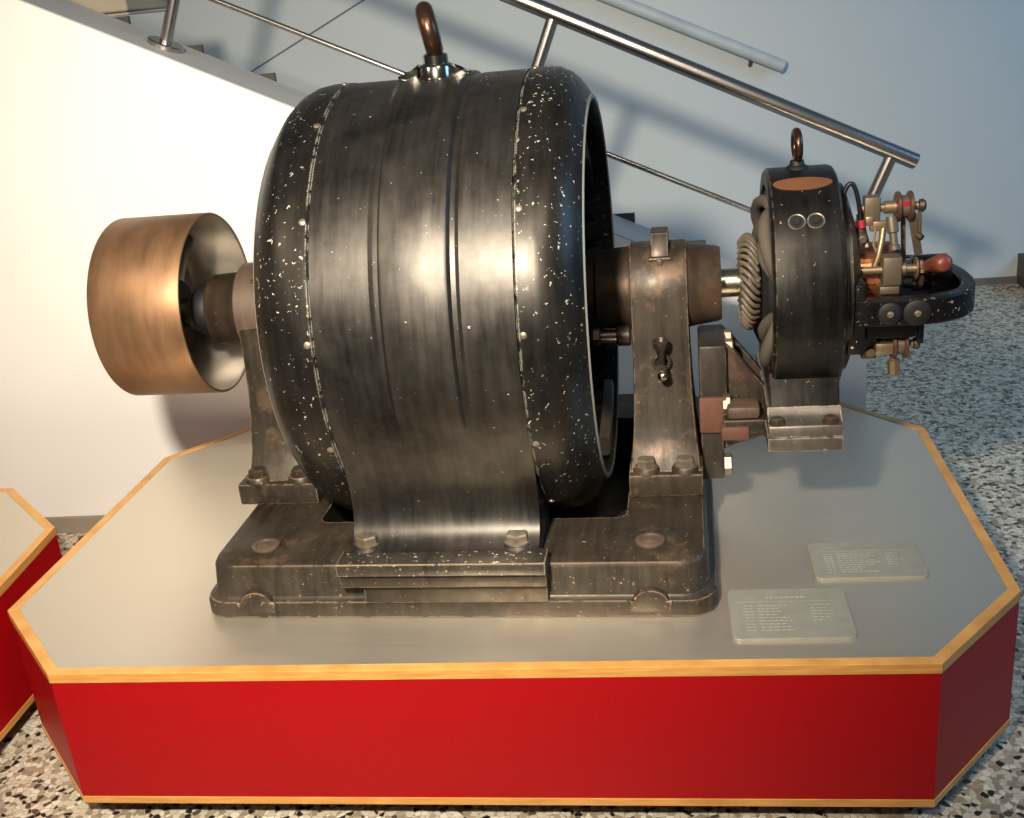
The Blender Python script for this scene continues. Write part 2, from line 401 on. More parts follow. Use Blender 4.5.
wh = thing('wall_handrail', 'pale painted wall handrail on the far wall above the stairs', 'handrail', (1.3, 3.2, 0.8))
bm = NB(); add_cyl(bm, (-1.6, -0.02, 0.76), (0.33, -0.02, -0.155), 0.024, seg=18, bev=0.006); obj('handrail', bm, 'white_tube', wh)
for xx in (-0.55, 0.20):
    zz = 0.0 - 0.474 * xx
    bm = NB(); add_cyl(bm, (xx, -0.02, zz - 0.005), (xx, 0.049, zz - 0.05), 0.008, seg=10); obj('bracket', bm, 'dark_skirting', wh)

# ------------------------------------------------------------------ plinths
def inset(poly, d):
    n = len(poly); out = []
    for i in range(n):
        p0, p1, p2 = Vector(poly[i - 1]), Vector(poly[i]), Vector(poly[(i + 1) % n])
        e1 = (p1 - p0).normalized(); e2 = (p2 - p1).normalized()
        n1 = Vector((-e1.y, e1.x)); n2 = Vector((-e2.y, e2.x))
        b = (n1 + n2).normalized(); k = d / max(0.2, b.dot(n1)); out.append(tuple(p1 + b * k))
    return out
def band(bm, outer, inner, z0, z1):
    n = len(outer)
    O0 = [bm.verts.new((*p, z0)) for p in outer]; O1 = [bm.verts.new((*p, z1)) for p in outer]
    I0 = [bm.verts.new((*p, z0)) for p in inner]; I1 = [bm.verts.new((*p, z1)) for p in inner]
    for k in range(n):
        j = (k + 1) % n
        for q in ((O0[k], O0[j], O1[j], O1[k]), (I0[j], I0[k], I1[k], I1[j]), (O1[k], O1[j], I1[j], I1[k]), (O0[j], O0[k], I0[k], I0[j])):
            bm.faces.new(q)
def segment_band(parent, name, outer, inner, z0, z1, mat, gap=0.0):
    n = len(outer)
    for k in range(n):
        j = (k + 1) % n
        bm = NB()
        add_prism(bm, [outer[k], outer[j], inner[j], inner[k]], 'z', z0, z1, 0.0012)
        obj(name, bm, mat, parent, 0)
def plinth(label, poly, base):
    t = thing('display_plinth', label, 'plinth', base)
    zt = -base[2]
    pts = [(x - base[0], y - base[1]) for x, y in poly]
    inn = inset(pts, 0.020)
    top = zt; h = 0.282
    segment_band(t, 'top_edging', pts, inn, top - 0.019, top + 0.0005, 'beech')
    bm = NB(); add_prism(bm, inset(pts, 0.0202), 'z', top - 0.019, top - 0.0008); obj('top_sheet', bm, 'sheet', t, 0)
    pin = inset(pts, 0.0015); pin2 = inset(pts, 0.02)
    n = len(pts)
    for k in range(n):
        j = (k + 1) % n
        bm = NB(); add_prism(bm, [pin[k], pin[j], pin2[j], pin2[k]], 'z', top - h + 0.0155, top - 0.0192); obj('side_panel', bm, 'red', t, 0)
    segment_band(t, 'bottom_edging', pts, inn, top - h, top - h + 0.0153, 'beech')
    bm = NB(); add_prism(bm, inset(pts, 0.06), 'z', 0.0, top - h - 0.0002); obj('recessed_base', bm, 'black', t, 0)
    return t
MAIN = [(-0.004, 0.002), (1.503, 0.0), (1.684, 0.2125), (1.690, 0.945), (1.50, 1.167), (0.0, 1.167), (-0.192, 0.953), (-0.205, 0.2185)]
plinth('long octagonal red plinth with beech edging and steel top, carrying the black machine', MAIN, (0.74, 0.58, FZ))
LEFT = [(-1.80, -0.41), (-0.50, -0.41), (-0.275, -0.17), (-0.275, 0.31 + 0.0), (-0.295, 0.577), (-0.526, 0.80), (-1.80, 0.81), (-2.02, 0.577), (-2.02, -0.17)]
plinth('red octagonal plinth with bare steel top at the left edge of the picture', LEFT, (-1.15, 0.2, FZ))

# information plates lying on the steel top
def plate(label, corners, head_dark):
    cx = sum(c[0] for c in corners) / 4; cy = sum(c[1] for c in corners) / 4
    w = corners[1][0] - corners[0][0]; d = corners[0][1] - corners[3][1]
    t = thing('information_plate', label, 'plate', (cx, cy, 0.0), 0.0, 'information plates on the plinth')
    bm = NB(); add_prism(bm, round_rect(-w / 2, w / 2, -d / 2, d / 2, 0.012), 'z', -0.0006, 0.0052, 0.0008); obj('panel', bm, 'plate', t, 0)
    # illegible engraving: heading, rule, text lines and a second column
    def dashes(bm, x0, x1, y, hh, rnd):
        x = x0
        while x < x1:
            ww = min(rnd.uniform(0.004, 0.012), x1 - x)
            add_box(bm, x, x + ww, y, y + hh, 0.0051, 0.0055); x += ww + 0.0022
    rnd = random.Random(len(label))
    bm = NB(); dashes(bm, -w * 0.18, w * 0.16, d * 0.30, 0.0042, rnd); obj('heading', bm, 'engraving_dark' if head_dark else 'engraving', t, 0)
    bm = NB(); add_box(bm, -w * 0.44, w * 0.38, d * 0.225, d * 0.225 + 0.0008, 0.0051, 0.0055)
    for k in range(9):
        y = d * 0.14 - k * d * 0.062
        dashes(bm, -w * 0.38, -w * 0.30, y, 0.0022, rnd); dashes(bm, -w * 0.26, w * rnd.uniform(-0.1, 0.12), y, 0.0022, rnd)
        if k < 6: dashes(bm, w * 0.18, w * rnd.uniform(0.24, 0.36), y, 0.0022, rnd)
    obj('text', bm, 'engraving', t, 0)
plate('clear engraved information plate nearest the front edge of the steel plinth top', [(1.186, 0.227), (1.388, 0.228), (1.387, 0.072), (1.186, 0.071)], False)
plate('clear engraved information plate farther back, near the right-hand edge of the plinth', [(1.347, 0.393), (1.545, 0.393), (1.545, 0.262), (1.347, 0.262)], True)

# ------------------------------------------------------------------ the machine (local: X along the shaft, Z0 = shaft height)
Z0 = 0.476
mg = thing('motor_generator', 'large black antique electric motor coupled to a small exciter on a cast iron base', 'machine', (0.70, 0.60, 0.0), -0.0314)

# --- base
def ring_prism(bm, outer, inner, z0, z1):
    band(bm, outer, inner, z0, z1)
bm = NB()
NB_ = 6
def rr(x0, x1, y0, y1, r): return round_rect(x0, x1, y0, y1, r, NB_)
well = rr(-0.285, 0.318, -0.25, 0.25, 0.02)
def lay(z, out):
    return [bm.verts.new((x, y, z)) for x, y in out]
prof = [(0.0, 0.0), (0.022, 0.0), (0.030, 0.003), (0.034, 0.012), (0.038, 0.014), (0.088, 0.018), (0.096, 0.022), (0.100, 0.032)]
loops = [lay(z, rr(-0.472 + i, 0.482 - i, -0.436 + i, 0.436 - i, 0.05)) for z, i in prof]
loops += [lay(0.100, well), lay(0.002, well)]
loops.append(None)
nv = len(loops[0])
for A, B in zip(loops[:-2], loops[1:-1]):
    for k in range(nv):
        j = (k + 1) % nv; bm.faces.new((A[k], A[j], B[j], B[k]))
bm.faces.new(list(reversed(loops[0])))
bm.faces.new(loops[-2])
base = obj('base', bm, 'base', mg, 40)
# bosses round the holding-down holes and raised pads
for sx in (-0.362, 0.365):
    for sy in (-1, 1):
        bm = NB()
        out = [(sx + 0.040, 0.028)] + [(sx + 0.032 * math.cos(PI * k / 12), 0.026 + 0.026 * math.sin(PI * k / 12)) for k in range(13)] + [(sx - 0.040, 0.028), (sx - 0.040, 0.004), (sx + 0.040, 0.004)]
        y0, y1 = (-0.4364, -0.41) if sy < 0 else (0.41, 0.4364)
        add_prism(bm, out, 'y', y0, y1, 0.006)
        obj('boss', bm, 'base', base, 40)
for sx in (-0.362, 0.365):
    for sy in (-1, 1):
        bm = NB()
        add_lathe(bm, [(0, 0.027), (0.004, 0.027), (0.006, 0.024), (0.006, 0.019), (0.003, 0.018), (0.003, 0.010), (0.0045, 0.008), (0.0045, 0.0)], (sx, sy * 0.345, 0.0995), (0, 0, 1), 28, cap=False)
        obj('hold_down_plug', bm, 'left_bearing', base, 40, label='rusty round plug')
for sy in (-1, 1):
    bm = NB()
    y0, y1 = (-0.452, -0.27) if sy < 0 else (0.27, 0.452)
    add_box(bm, -0.187, 0.188, y0, y1, 0.070, 0.0965, 0.003)
    add_box(bm, -0.150, 0.186, y0 + (0.014 if sy < 0 else 0), y1 - (0.0 if sy < 0 else 0.014), 0.03, 0.0705, 0.003)
    obj('foot_pad', bm, 'base', base, 40)

# --- motor body with feet
R = 0.424
def body_outline(dr):
    pts = []  # (y,z, outward weight) front side from the top going to -y
    N = 44
    a_end = math.radians(23)      # angle below horizontal where the fillet starts
    half = []
    for k in range(N + 1):
        a = PI / 2 + (PI / 2 + a_end) * k / N
        w = 1.0 if a < PI + 0.12 else max(0.0, 1 - (a - PI - 0.12) / 0.26)
        half.append(((R + dr * w) * math.cos(a), Z0 + (R + dr * w) * math.sin(a)))
    y, z = half[-1]
    # concave fillet out to the foot
    P0 = Vector((y, z)); T0 = Vector((math.sin(a_end), -math.cos(a_end)))
    P3 = Vector((-0.428, 0.1205)); P1 = P0 + T0 * 0.115; P2 = P3 + Vector((0.075, 0.0))
    for k in range(1, 17):
        t = k / 16; q = P0 * (1 - t) ** 3 + P1 * 3 * t * (1 - t) ** 2 + P2 * 3 * t * t * (1 - t) + P3 * t ** 3
        half.append((q.x, q.y))
    half += [(-0.455, 0.1195), (-0.459, 0.116), (-0.459, 0.097), (-0.27, 0.097)]
    bot = []
    a0 = math.atan2(0.10 - Z0, -0.235)
    for k in range(0, 9):
        a = (2 * PI + a0 if a0 < 0 else a0)
        a = a + (1.5 * PI - a) * k / 8
        bot.append((0.40 * math.cos(a), Z0 + 0.40 * math.sin(a)))
    left = half + bot
    right = [(-y, z) for y, z in reversed(left[1:-1])]
    return left + right
bm = NB()
stations = [(-0.1720, 0.0), (-0.1712, 0.003), (-0.070, 0.003), (-0.063, -0.0015), (-0.055, -0.001), (-0.049, 0.0085), (-0.045, 0.0095), (0.058, 0.0095), (0.063, 0.0080), (0.068, 0.0), (0.076, -0.0008), (0.083, 0.003), (0.1712, 0.003), (0.1720, 0.0)]
rings = []
for X, dr in stations:
    rings.append([bm.verts.new((X, y, z)) for y, z in body_outline(dr)])
for A, B in zip(rings, rings[1:]):
    n_ = len(A)
    for k in range(n_):
        j = (k + 1) % n_; bm.faces.new((A[k], A[j], B[j], B[k]))
bm.faces.new(list(reversed(rings[0]))); bm.faces.new(rings[-1])
body = obj('motor_body', bm, 'drum', mg, 25)
for sy in (-1, 1):
    bm = NB(); y0, y1 = (-0.4595, -0.405) if sy < 0 else (0.405, 0.4595)
    add_box(bm, -0.188, 0.189, y0, y1, 0.0968, 0.1216, 0.003); obj('foot', bm, 'foot', body, 35, label='chipped front edge of the mounting foot')
for sx in (-0.146, 0.132):
    for sy in (-1, 1):
        bm = NB()
        c = (sx, sy * 0.385, 0.1195)
        add_lathe(bm, [(0, 0.034), (0.003, 0.031), (0.007, 0.027), (0.0075, 0.0)], c, (0, 0, 1), 24, cap=False)
        obj('bolt_boss', bm, 'drum', body, 40)
        bm = NB(); add_lathe(bm, [(0.007, 0.0245), (0.010, 0.0245)], c, (0, 0, 1), 24); add_hex(bm, (c[0], c[1], c[2] + 0.010), (0, 0, 1), 0.0215, 0.014)
        obj('foot_bolt', bm, 'bolt', body, 30)
# --- rounded end rings
ringprof = [(0.1725, 0.4255), (0.176, 0.4285), (0.205, 0.4285), (0.226, 0.425), (0.244, 0.4165), (0.259, 0.403), (0.270, 0.388), (0.277, 0.377), (0.2815, 0.371), (0.2815, 0.364), (0.272, 0.362), (0.250, 0.361), (0.1725, 0.361)]
angs = [28.5 + 360 / 13 * k for k in range(13)]
for s in (1, -1):
    bm = NB()
    add_lathe(bm, [(s * (d if s > 0 else 0.1725 + (d - 0.1725) * 1.09), r) for d, r in ringprof], (0, 0, Z0), (1, 0, 0), 128, closed=True)
    er = obj('end_ring', bm, 'end_ring', mg, 32, label='rounded end ring with heavily chipped paint' if s > 0 else 'rounded end ring with screw heads')
    bm = NB(); add_lathe(bm, [(s * 0.2805 if s > 0 else -0.290, 0.3635), (s * 0.2830 if s > 0 else -0.2925, 0.3645), (s * 0.2830 if s > 0 else -0.2925, 0.3700), (s * 0.2795 if s > 0 else -0.289, 0.3735)], (0, 0, Z0), (1, 0, 0), 128, cap=False)
    obj('rim_lip', bm, 'rim_bare', er, 40, label='bare worn edge of the opening')
    for a in angs:
        t = math.radians(a)
        d = Vector((0, -math.sin(t), math.cos(t)))
        bm = NB(); c = Vector((s * 0.183, 0, Z0)) + d * 0.4275
        add_lathe(bm, [(0, 0.0065), (0.002, 0.0062), (0.0035, 0.004), (0.0036, 0.0)], c, d, 14, cap=False)
        obj('screw', bm, 'bolt', er, 40)
# --- rotor, fan and coil ends inside
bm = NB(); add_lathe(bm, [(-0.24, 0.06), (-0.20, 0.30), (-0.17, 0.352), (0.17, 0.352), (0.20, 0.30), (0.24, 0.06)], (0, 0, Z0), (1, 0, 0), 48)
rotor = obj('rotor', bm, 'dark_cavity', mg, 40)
for s in (1, -1):
    bm = NB()
    for k in range(28):
        a = 2 * PI * k / 28
        d = Vector((0, math.cos(a), math.sin(a))); tn = Vector((0, -math.sin(a), math.cos(a)))
        o = Vector((0, 0, Z0))
        v = [o + d * 0.255 + tn * -0.024 + Vector((s * 0.20, 0, 0)), o + d * 0.345 + tn * -0.033 + Vector((s * 0.20, 0, 0)),
             o + d * 0.335 + tn * -0.010 + Vector((s * 0.250, 0, 0)), o + d * 0.255 + tn * -0.006 + Vector((s * 0.262, 0, 0)),]
        w = [p + tn * 0.033 for p in v]
        vs = [bm.verts.new(p) for p in v + w]
        for q in ((0, 1, 2, 3), (7, 6, 5, 4), (0, 4, 5, 1), (1, 5, 6, 2), (2, 6, 7, 3), (3, 7, 4, 0)):
            bm.faces.new([vs[i] for i in q])
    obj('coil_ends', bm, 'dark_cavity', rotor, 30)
bm = NB(); add_lathe(bm, [(0.205, 0.318), (0.268, 0.318), (0.274, 0.323), (0.274, 0.354), (0.268, 0.3585), (0.205, 0.3585)], (0, 0, Z0), (1, 0, 0), 64, closed=True, a0=math.radians(90), a1=math.radians(126)); obj('light_arc', bm, 'painted_light', rotor, 40, label='pale arc of painted light low in the opening')  # added arc, coloured pale to paint the lit lower inside of the end ring
# --- lifting eye
EY = -0.036
bm = NB(); add_lathe(bm, [(-0.004, 0.045), (0.002, 0.036), (0.006, 0.0315), (0.030, 0.0315), (0.035, 0.028), (0.035, 0.0235), (0.050, 0.0235), (0.054, 0.017)], (0.004, EY, Z0 + R - 0.006), (0, 0, 1), 32)
le = obj('lifting_eye', bm, 'nickel', mg, 40)
ax = Vector((1.0, 0.20, 0.16)).normalized()
bm = NB(); add_torus(bm, (-0.001, EY, Z0 + R + 0.088), ax, 0.034, 0.0165, 40, 16); obj('eye', bm, 'eye', le, label='brown steel eye')
bm = NB()
for s_ in (-1, 1):
    add_prism(bm, [(s_ * 0.028, Z0 + R - 0.006), (s_ * 0.066, Z0 + R + 0.006), (s_ * 0.068, Z0 + R + 0.012), (s_ * 0.046, Z0 + R + 0.016), (s_ * 0.028, Z0 + R + 0.030)], 'y', EY - 0.016, EY + 0.016, 0.004)
add_lathe(bm, [(-0.008, 0.05), (0.0, 0.044), (0.004, 0.030)], (0, EY, Z0 + R + 0.002), (0, 0, 1), 28)
obj('eye_pad', bm, 'nickel', le, 35)

# --- shaft
bm = NB(); add_cyl(bm, (-0.70, 0, Z0), (0.93, 0, Z0), 0.028, seg=32); obj('shaft', bm, 'steel', mg)

# --- bearing pedestals
def pedestal(xc, s, mat, bmat):
    """s=+1 right-hand pedestal, -1 left-hand"""
    bm = NB()
    prof = []   # (z, half depth y, half width x)
    Rb = 0.089
    for k in range(0, 10):
        a = PI / 2 - (PI / 2) * k / 9
        prof.append((Z0 + Rb * math.sin(a) , max(Rb * math.cos(a), 0.004), 0.0545))
    prof += [(0.40, 0.091, 0.0545), (0.33, 0.096, 0.0555), (0.26, 0.105, 0.058), (0.20, 0.118, 0.062), (0.165, 0.132, 0.066), (0.145, 0.150, 0.068), (0.132, 0.160, 0.070), (0.128, 0.163, 0.0705)]
    loops = []
    for z, hy, hx in prof:
        r = min(0.006, hy * 0.5)
        loops.append([bm.verts.new((xc + x, y, z)) for x, y in round_rect(-hx, hx, -hy, hy, r, 2)])
    for A, B in zip(loops, loops[1:]):
        for k in range(len(A)):
            j = (k + 1) % len(A); bm.faces.new((A[k], A[j], B[j], B[k]))
    bm.faces.new(loops[0]); bm.faces.new(list(reversed(loops[-1])))
    w = 0.0715 if s > 0 else 0.085
    add_box(bm, xc - w, xc + w, -0.166, 0.166, 0.0995, 0.146, 0.005)
    p = obj('bearing_pedestal', bm, mat, mg, 35)
    for sx in (-0.037, 0.037):
        for sy in (-1, 1):
            c = (xc + sx * (1 if s > 0 else 1.25), sy * 0.141, 0.1455)
            bm = NB(); add_lathe(bm, [(0, 0.0275), (0.006, 0.026), (0.011, 0.023), (0.0115, 0.0)], c, (0, 0, 1), 22, cap=False); obj('bolt_boss', bm, mat, p, 40)
            bm = NB(); add_lathe(bm, [(0.0105, 0.0215), (0.0135, 0.0215)], c, (0, 0, 1), 22); add_hex(bm, (c[0], c[1], c[2] + 0.0135), (0, 0, 1), 0.0185, 0.013)
            obj('foot_bolt', bm, 'bolt' if s > 0 else 'dark_bolt', p, 30)
    return p
XR, XL = 0.392, -0.398
pr = pedestal(XR, 1, 'pedestal', 'bearing')
bm = NB(); add_lathe(bm, [(XR + 0.054, 0.0835), (XR + 0.058, 0.081), (XR + 0.11, 0.073), (XR + 0.117, 0.070), (XR + 0.118, 0.030)], (0, 0, Z0), (1, 0, 0), 48); obj('bearing_housing', bm, 'bearing', pr, 40)
bm = NB(); add_lathe(bm, [(XR - 0.054, 0.083), (XR - 0.060, 0.081), (XR - 0.115, 0.077), (XR - 0.12, 0.074), (XR - 0.121, 0.055), (XR - 0.14, 0.050), (XR - 0.141, 0.03)], (0, 0, Z0), (1, 0, 0), 48); obj('bearing_housing', bm, 'bearing', pr, 40)
pl = pedestal(XL, -1, 'base', 'left_bearing')
bm = NB(); add_lathe(bm, [(XL + 0.05, 0.0905), (XL - 0.0555, 0.0925), (XL - 0.058, 0.090), (XL - 0.058, 0.03)], (0, 0, Z0), (1, 0, 0), 48); obj('bearing_cap', bm, 'left_bearing', pl, 40, label='rusty red brown bearing cap')
bm = NB(); add_lathe(bm, [(XL - 0.0585, 0.078), (XL - 0.062, 0.0755), (XL - 0.125, 0.072), (XL - 0.130, 0.068), (XL - 0.131, 0.03)], (0, 0, Z0), (1, 0, 0), 48); obj('bearing_housing', bm, 'bearing', pl, 40)
bm = NB(); add_lathe(bm, [(XL - 0.132, 0.034), (XL - 0.132, 0.052), (XL - 0.138, 0.055), (XL - 0.160, 0.055), (XL - 0.164, 0.052), (XL - 0.164, 0.030)], (0, 0, Z0), (1, 0, 0), 40); obj('oil_thrower', bm, 'black', pl, 40)
# oil filler lid on each bearing
def oil_lid(x, parent):
    bm = NB()
    out = [(-0.055, -0.012), (-0.050, 0.012), (-0.030, 0.032), (0.010, 0.036), (0.028, 0.026), (0.03, -0.004)]
    add_prism(bm, out, 'x', x - 0.0165, x + 0.0165, 0.003)
    for v in bm.verts: v.co.z += Z0 + 0.079
    ld = obj('oil_lid', bm, 'pedestal', parent, 35)
    bm = NB(); add_cyl(bm, (x - 0.021, -0.057, Z0 + 0.068), (x + 0.021, -0.057, Z0 + 0.068), 0.0055, seg=12, bev=0.001)
    add_box(bm, x - 0.006, x + 0.006, -0.068, -0.056, Z0 + 0.042, Z0 + 0.07, 0.002)
    obj('lid_hinge', bm, 'bearing', ld, 35)
oil_lid(0.396, pr); oil_lid(XL, pl)
# drain cock on the front of the right pedestal
bm = NB()
bx = 0.392
add_lathe(bm, [(0, 0.012), (0.006, 0.013), (0.010, 0.008), (0.03, 0.007), (0.036, 0.010), (0.042, 0.010)], (bx, -0.094, 0.352), (0, -1, 0), 16)
dc = obj('drain_cock', bm, 'dark_bolt', pr, 40)
bm = NB(); add_lathe(bm, [(0, 0.006), (0.014, 0.007), (0.030, 0.0085), (0.038, 0.014), (0.050, 0.016), (0.052, 0.013), (0.044, 0.009)], (bx, -0.118, 0.354), (0, -0.12, 1), 16); obj('oil_cup', bm, 'dark_bolt', dc, 40)
bm = NB(); bmesh.ops.create_uvsphere(bm, u_segments=16, v_segments=10, radius=0.0105, matrix=Matrix.Translation((bx + 0.002, -0.135, 0.338))); obj('cock_ball', bm, 'steel', dc)
bm = NB(); add_torus(bm, (bx, -0.106, 0.355), (0, 1, 0), 0.015, 0.004, 22, 8); obj('cock_ring', bm, 'dark_bolt', dc)
# overflow stub between drum and pedestal
bm = NB(); add_cyl(bm, (XR - 0.058, -0.062, 0.398), (XR - 0.085, -0.062, 0.398), 0.020, seg=20, bev=0.003); os_ = obj('oil_overflow', bm, 'bearing', pr, 40)
bm = NB(); add_cyl(bm, (XR - 0.084, -0.062, 0.398), (XR - 0.118, -0.062, 0.398), 0.0125, seg=18, bev=0.002); obj('overflow_tube', bm, 'steel', os_, 40)
bm = NB(); add_lathe(bm, [(0, 0.018), (0.012, 0.018)], (XR - 0.118, -0.062, 0.398), (-1, 0, 0), 6); obj('overflow_nut', bm, 'dark_bolt', os_, 30)

# --- pulley
bm = NB()
x0, x1 = -0.712, -0.521
ro_, ri_ = 0.187, 0.1815
add_lathe(bm, [(x0, ri_), (x0, ro_ - 0.002), (x0 + 0.003, ro_), (x1 - 0.002, ro_), (x1, ro_ - 0.0015), (x1, ri_)], (0, 0, Z0 + 0.013), (1, 0, 0), 128, cap=False)
pu = obj('drive_pulley', bm, 'pulley', mg, 40)
bm = NB(); add_lathe(bm, [(x1, ri_ + 0.0005), (x1 - 0.004, ri_ - 0.002), (-0.64, ri_ - 0.004), (-0.655, ri_ - 0.012), (-0.660, 0.05), (-0.70, 0.05), (-0.70, ri_ - 0.01), (x0, ri_ + 0.0005)], (0, 0, Z0 + 0.013), (1, 0, 0), 96, cap=False); obj('inner_rim', bm, 'pulley_inner', pu, 40, label='bare grey machined inside of the pulley')
bm = NB(); add_cyl(bm, (-0.70, 0, Z0 + 0.013), (-0.60, 0, Z0 + 0.013), 0.052, seg=32, bev=0.004); obj('hub', bm, 'black', pu, 40)
for k in range(5):
    a = math.radians(-105 + 72 * k)
    d = Vector((0, math.cos(a), math.sin(a)))
    bm = NB(); add_tube(bm, [Vector((-0.635, 0, Z0 + 0.013)) + d * r for r in (0.045, 0.09, 0.135, 0.180)], 0.02, 12, radii=[0.022, 0.017, 0.016, 0.019]); obj('spoke', bm, 'pulley_inner', pu, 40)

# --- exciter
XA, XB = 0.594, 0.720
RE = 0.212
bm = NB(); add_lathe(bm, [(XA, RE - 0.030), (XA, RE - 0.006), (XA + 0.005, RE), (XB - 0.012, RE), (XB - 0.004, RE - 0.003), (XB, RE - 0.010), (XB, RE - 0.034)], (0, 0, Z0), (1, 0, 0), 128, closed=True)
ex = obj('exciter_frame', bm, 'exciter', mg, 32)
# copper coloured oval and plug screws on the frame
def on_frame(x, ang): # ang from top towards the viewer
    t = math.radians(ang); return Vector((x, -RE * math.sin(t), Z0 + RE * math.cos(t)))
bm = NB(); ring = []
for k in range(40):
    t = 2 * PI * k / 40; ring.append(bm.verts.new(Vector((0.655 + 0.052 * math.cos(t), 0, 0)) + (lambda a: Vector((0, -(RE + 0.0014) * math.sin(a), Z0 + (RE + 0.0014) * math.cos(a))))(math.radians(21.8 + 5.4 * math.sin(t)))))
f = bm.faces.new(ring); r_ex = bmesh.ops.extrude_face_region(bm, geom=[f]); 
for v in r_ex['geom']:
    if isinstance(v, bmesh.types.BMVert): v.co += Vector((0, 0.0008, -0.0016))
obj('oval_nameplate', bm, 'nameplate', ex, 0, label='copper coloured oval')
for x in (0.638, 0.6705):
    bm = NB(); c = on_frame(x, 47); d = (c - Vector((x, 0, Z0))).normalized()
    add_lathe(bm, [(0, 0.0155), (0.0025, 0.0155), (0.0035, 0.0145), (0.0025, 0.0130), (0.0012, 0.0125), (0.0012, 0.0)], c - d * 0.001, d, 24, cap=False)
    sc = obj('pole_screw', bm, 'bolt', ex, 30)
    bm = NB(); add_lathe(bm, [(0.0, 0.0122), (0.0016, 0.0122), (0.0016, 0.0)], c, d, 20, cap=False); add_hex(bm, c, d, 0.0075, 0.005); obj('screw_head', bm, 'black', sc, 30)
bm = NB(); add_lathe(bm, [(0, 0.022), (0.004, 0.020), (0.008, 0.014), (0.016, 0.012)], (0.6527, 0, Z0 + RE - 0.002), (0, 0, 1), 24)
el = obj('lifting_eye', bm, 'black', ex, 40)
bm = NB(); add_torus(bm, (0.6527, 0, Z0 + RE + 0.041), (1, 0.06, 0.03), 0.0245, 0.0075, 36, 12); obj('eye', bm, 'eye', el, label='brown steel eye')
# foot
bm = NB()
fo = []
for k in range(9):
    a = math.radians(180 + 18 + 34 * k / 8); fo.append(((RE + 0.001) * math.cos(a), Z0 + (RE + 0.001) * math.sin(a)))
y9, z9 = fo[-1]
web = [(-0.150, 0.340), (-0.157, 0.31), (-0.166, 0.278), (0.166, 0.278), (0.157, 0.31), (0.150, 0.340)]
add_prism(bm, web, 'x', XA - 0.004, XB - 0.006, 0.003)
obj('exciter_web', bm, 'exciter', ex, 35)
bm = NB()
foot = [(-0.166, 0.279), (-0.172, 0.266), (-0.184, 0.259), (-0.208, 0.257), (-0.210, 0.254), (-0.210, 0.236), (0.210, 0.236), (0.210, 0.254), (0.208, 0.257), (0.184, 0.259), (0.172, 0.266), (0.166, 0.279)]
add_prism(bm, foot, 'x', XA - 0.010, XB - 0.004, 0.003)
ef_ = obj('exciter_foot', bm, 'exciter_foot', ex, 35, label='grey worn foot')
for x in (0.600, 0.695):
    for sy in (-1, 1):
        bm = NB(); add_lathe(bm, [(0, 0.016), (0.002, 0.016)], (x, sy * 0.193, 0.2575), (0, 0, 1), 20); add_hex(bm, (x, sy * 0.193, 0.2595), (0, 0, 1), 0.0125, 0.010); obj('foot_bolt', bm, 'dark_bolt', ef_, 30)
# pole coils seen on the left face
for k in range(4):
    a = math.radians(45 + 90 * k)
    bm = NB()
    pts = []
    for m_ in range(20):
        t = 2 * PI * m_ / 20
        rad = 0.135 + 0.030 * math.cos(t) * (1 if abs(math.cos(t)) < .8 else .95); aa = a + 0.50 * math.sin(t)
        pts.append((XA + 0.004 - 0.012 * math.cos(2 * t), rad * math.cos(aa), Z0 + rad * math.sin(aa)))
    add_tube(bm, pts, 0.013, 10, closed=True); obj('field_coil', bm, 'canvas', ex, 50, label='grey wrapped field coil')
bm = NB()
for k in range(4):
    a = math.radians(45 + 90 * k); d = Vector((0, math.cos(a), math.sin(a))); tn = Vector((0, -math.sin(a), math.cos(a)))
    vs = []
    for X in (XA + 0.004, XB - 0.01):
        for rr_ in (0.102, 0.19):
            for w_ in (-0.042, 0.042):
                vs.append(bm.verts.new(Vector((X, 0, Z0)) + d * rr_ + tn * w_))
    for q in ((0, 1, 3, 2), (4, 6, 7, 5), (0, 4, 5, 1), (2, 3, 7, 6), (0, 2, 6, 4), (1, 5, 7, 3)): bm.faces.new([vs[i] for i in q])
obj('pole_pieces', bm, 'dark_cavity', ex, 0)
# armature with roped end winding
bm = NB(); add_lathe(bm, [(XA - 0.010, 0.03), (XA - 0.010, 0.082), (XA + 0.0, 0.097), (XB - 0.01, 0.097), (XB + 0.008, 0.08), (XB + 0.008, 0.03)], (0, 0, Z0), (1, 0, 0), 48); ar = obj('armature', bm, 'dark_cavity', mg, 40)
bm = NB()
NW = 34
for k in range(NW):
    a = 2 * PI * k / NW
    pts = []
    for m_ in range(7):
        t = m_ / 6; aa = a + 0.42 * (t - 0.5)
        bulge = math.sin(PI * t)
        rad = 0.076 + 0.014 * bulge
        X = XA - 0.048 + 0.030 * t
        pts.append((X, rad * math.cos(aa), Z0 + rad * math.sin(aa)))
    add_tube(bm, pts, 0.0044, 8)
add_lathe(bm, [(XA - 0.050, 0.055), (XA - 0.046, 0.075)], (0, 0, Z0), (1, 0, 0), 40)
obj('end_winding', bm, 'winding', ar, 60, label='roped end winding of tan wire bundles')

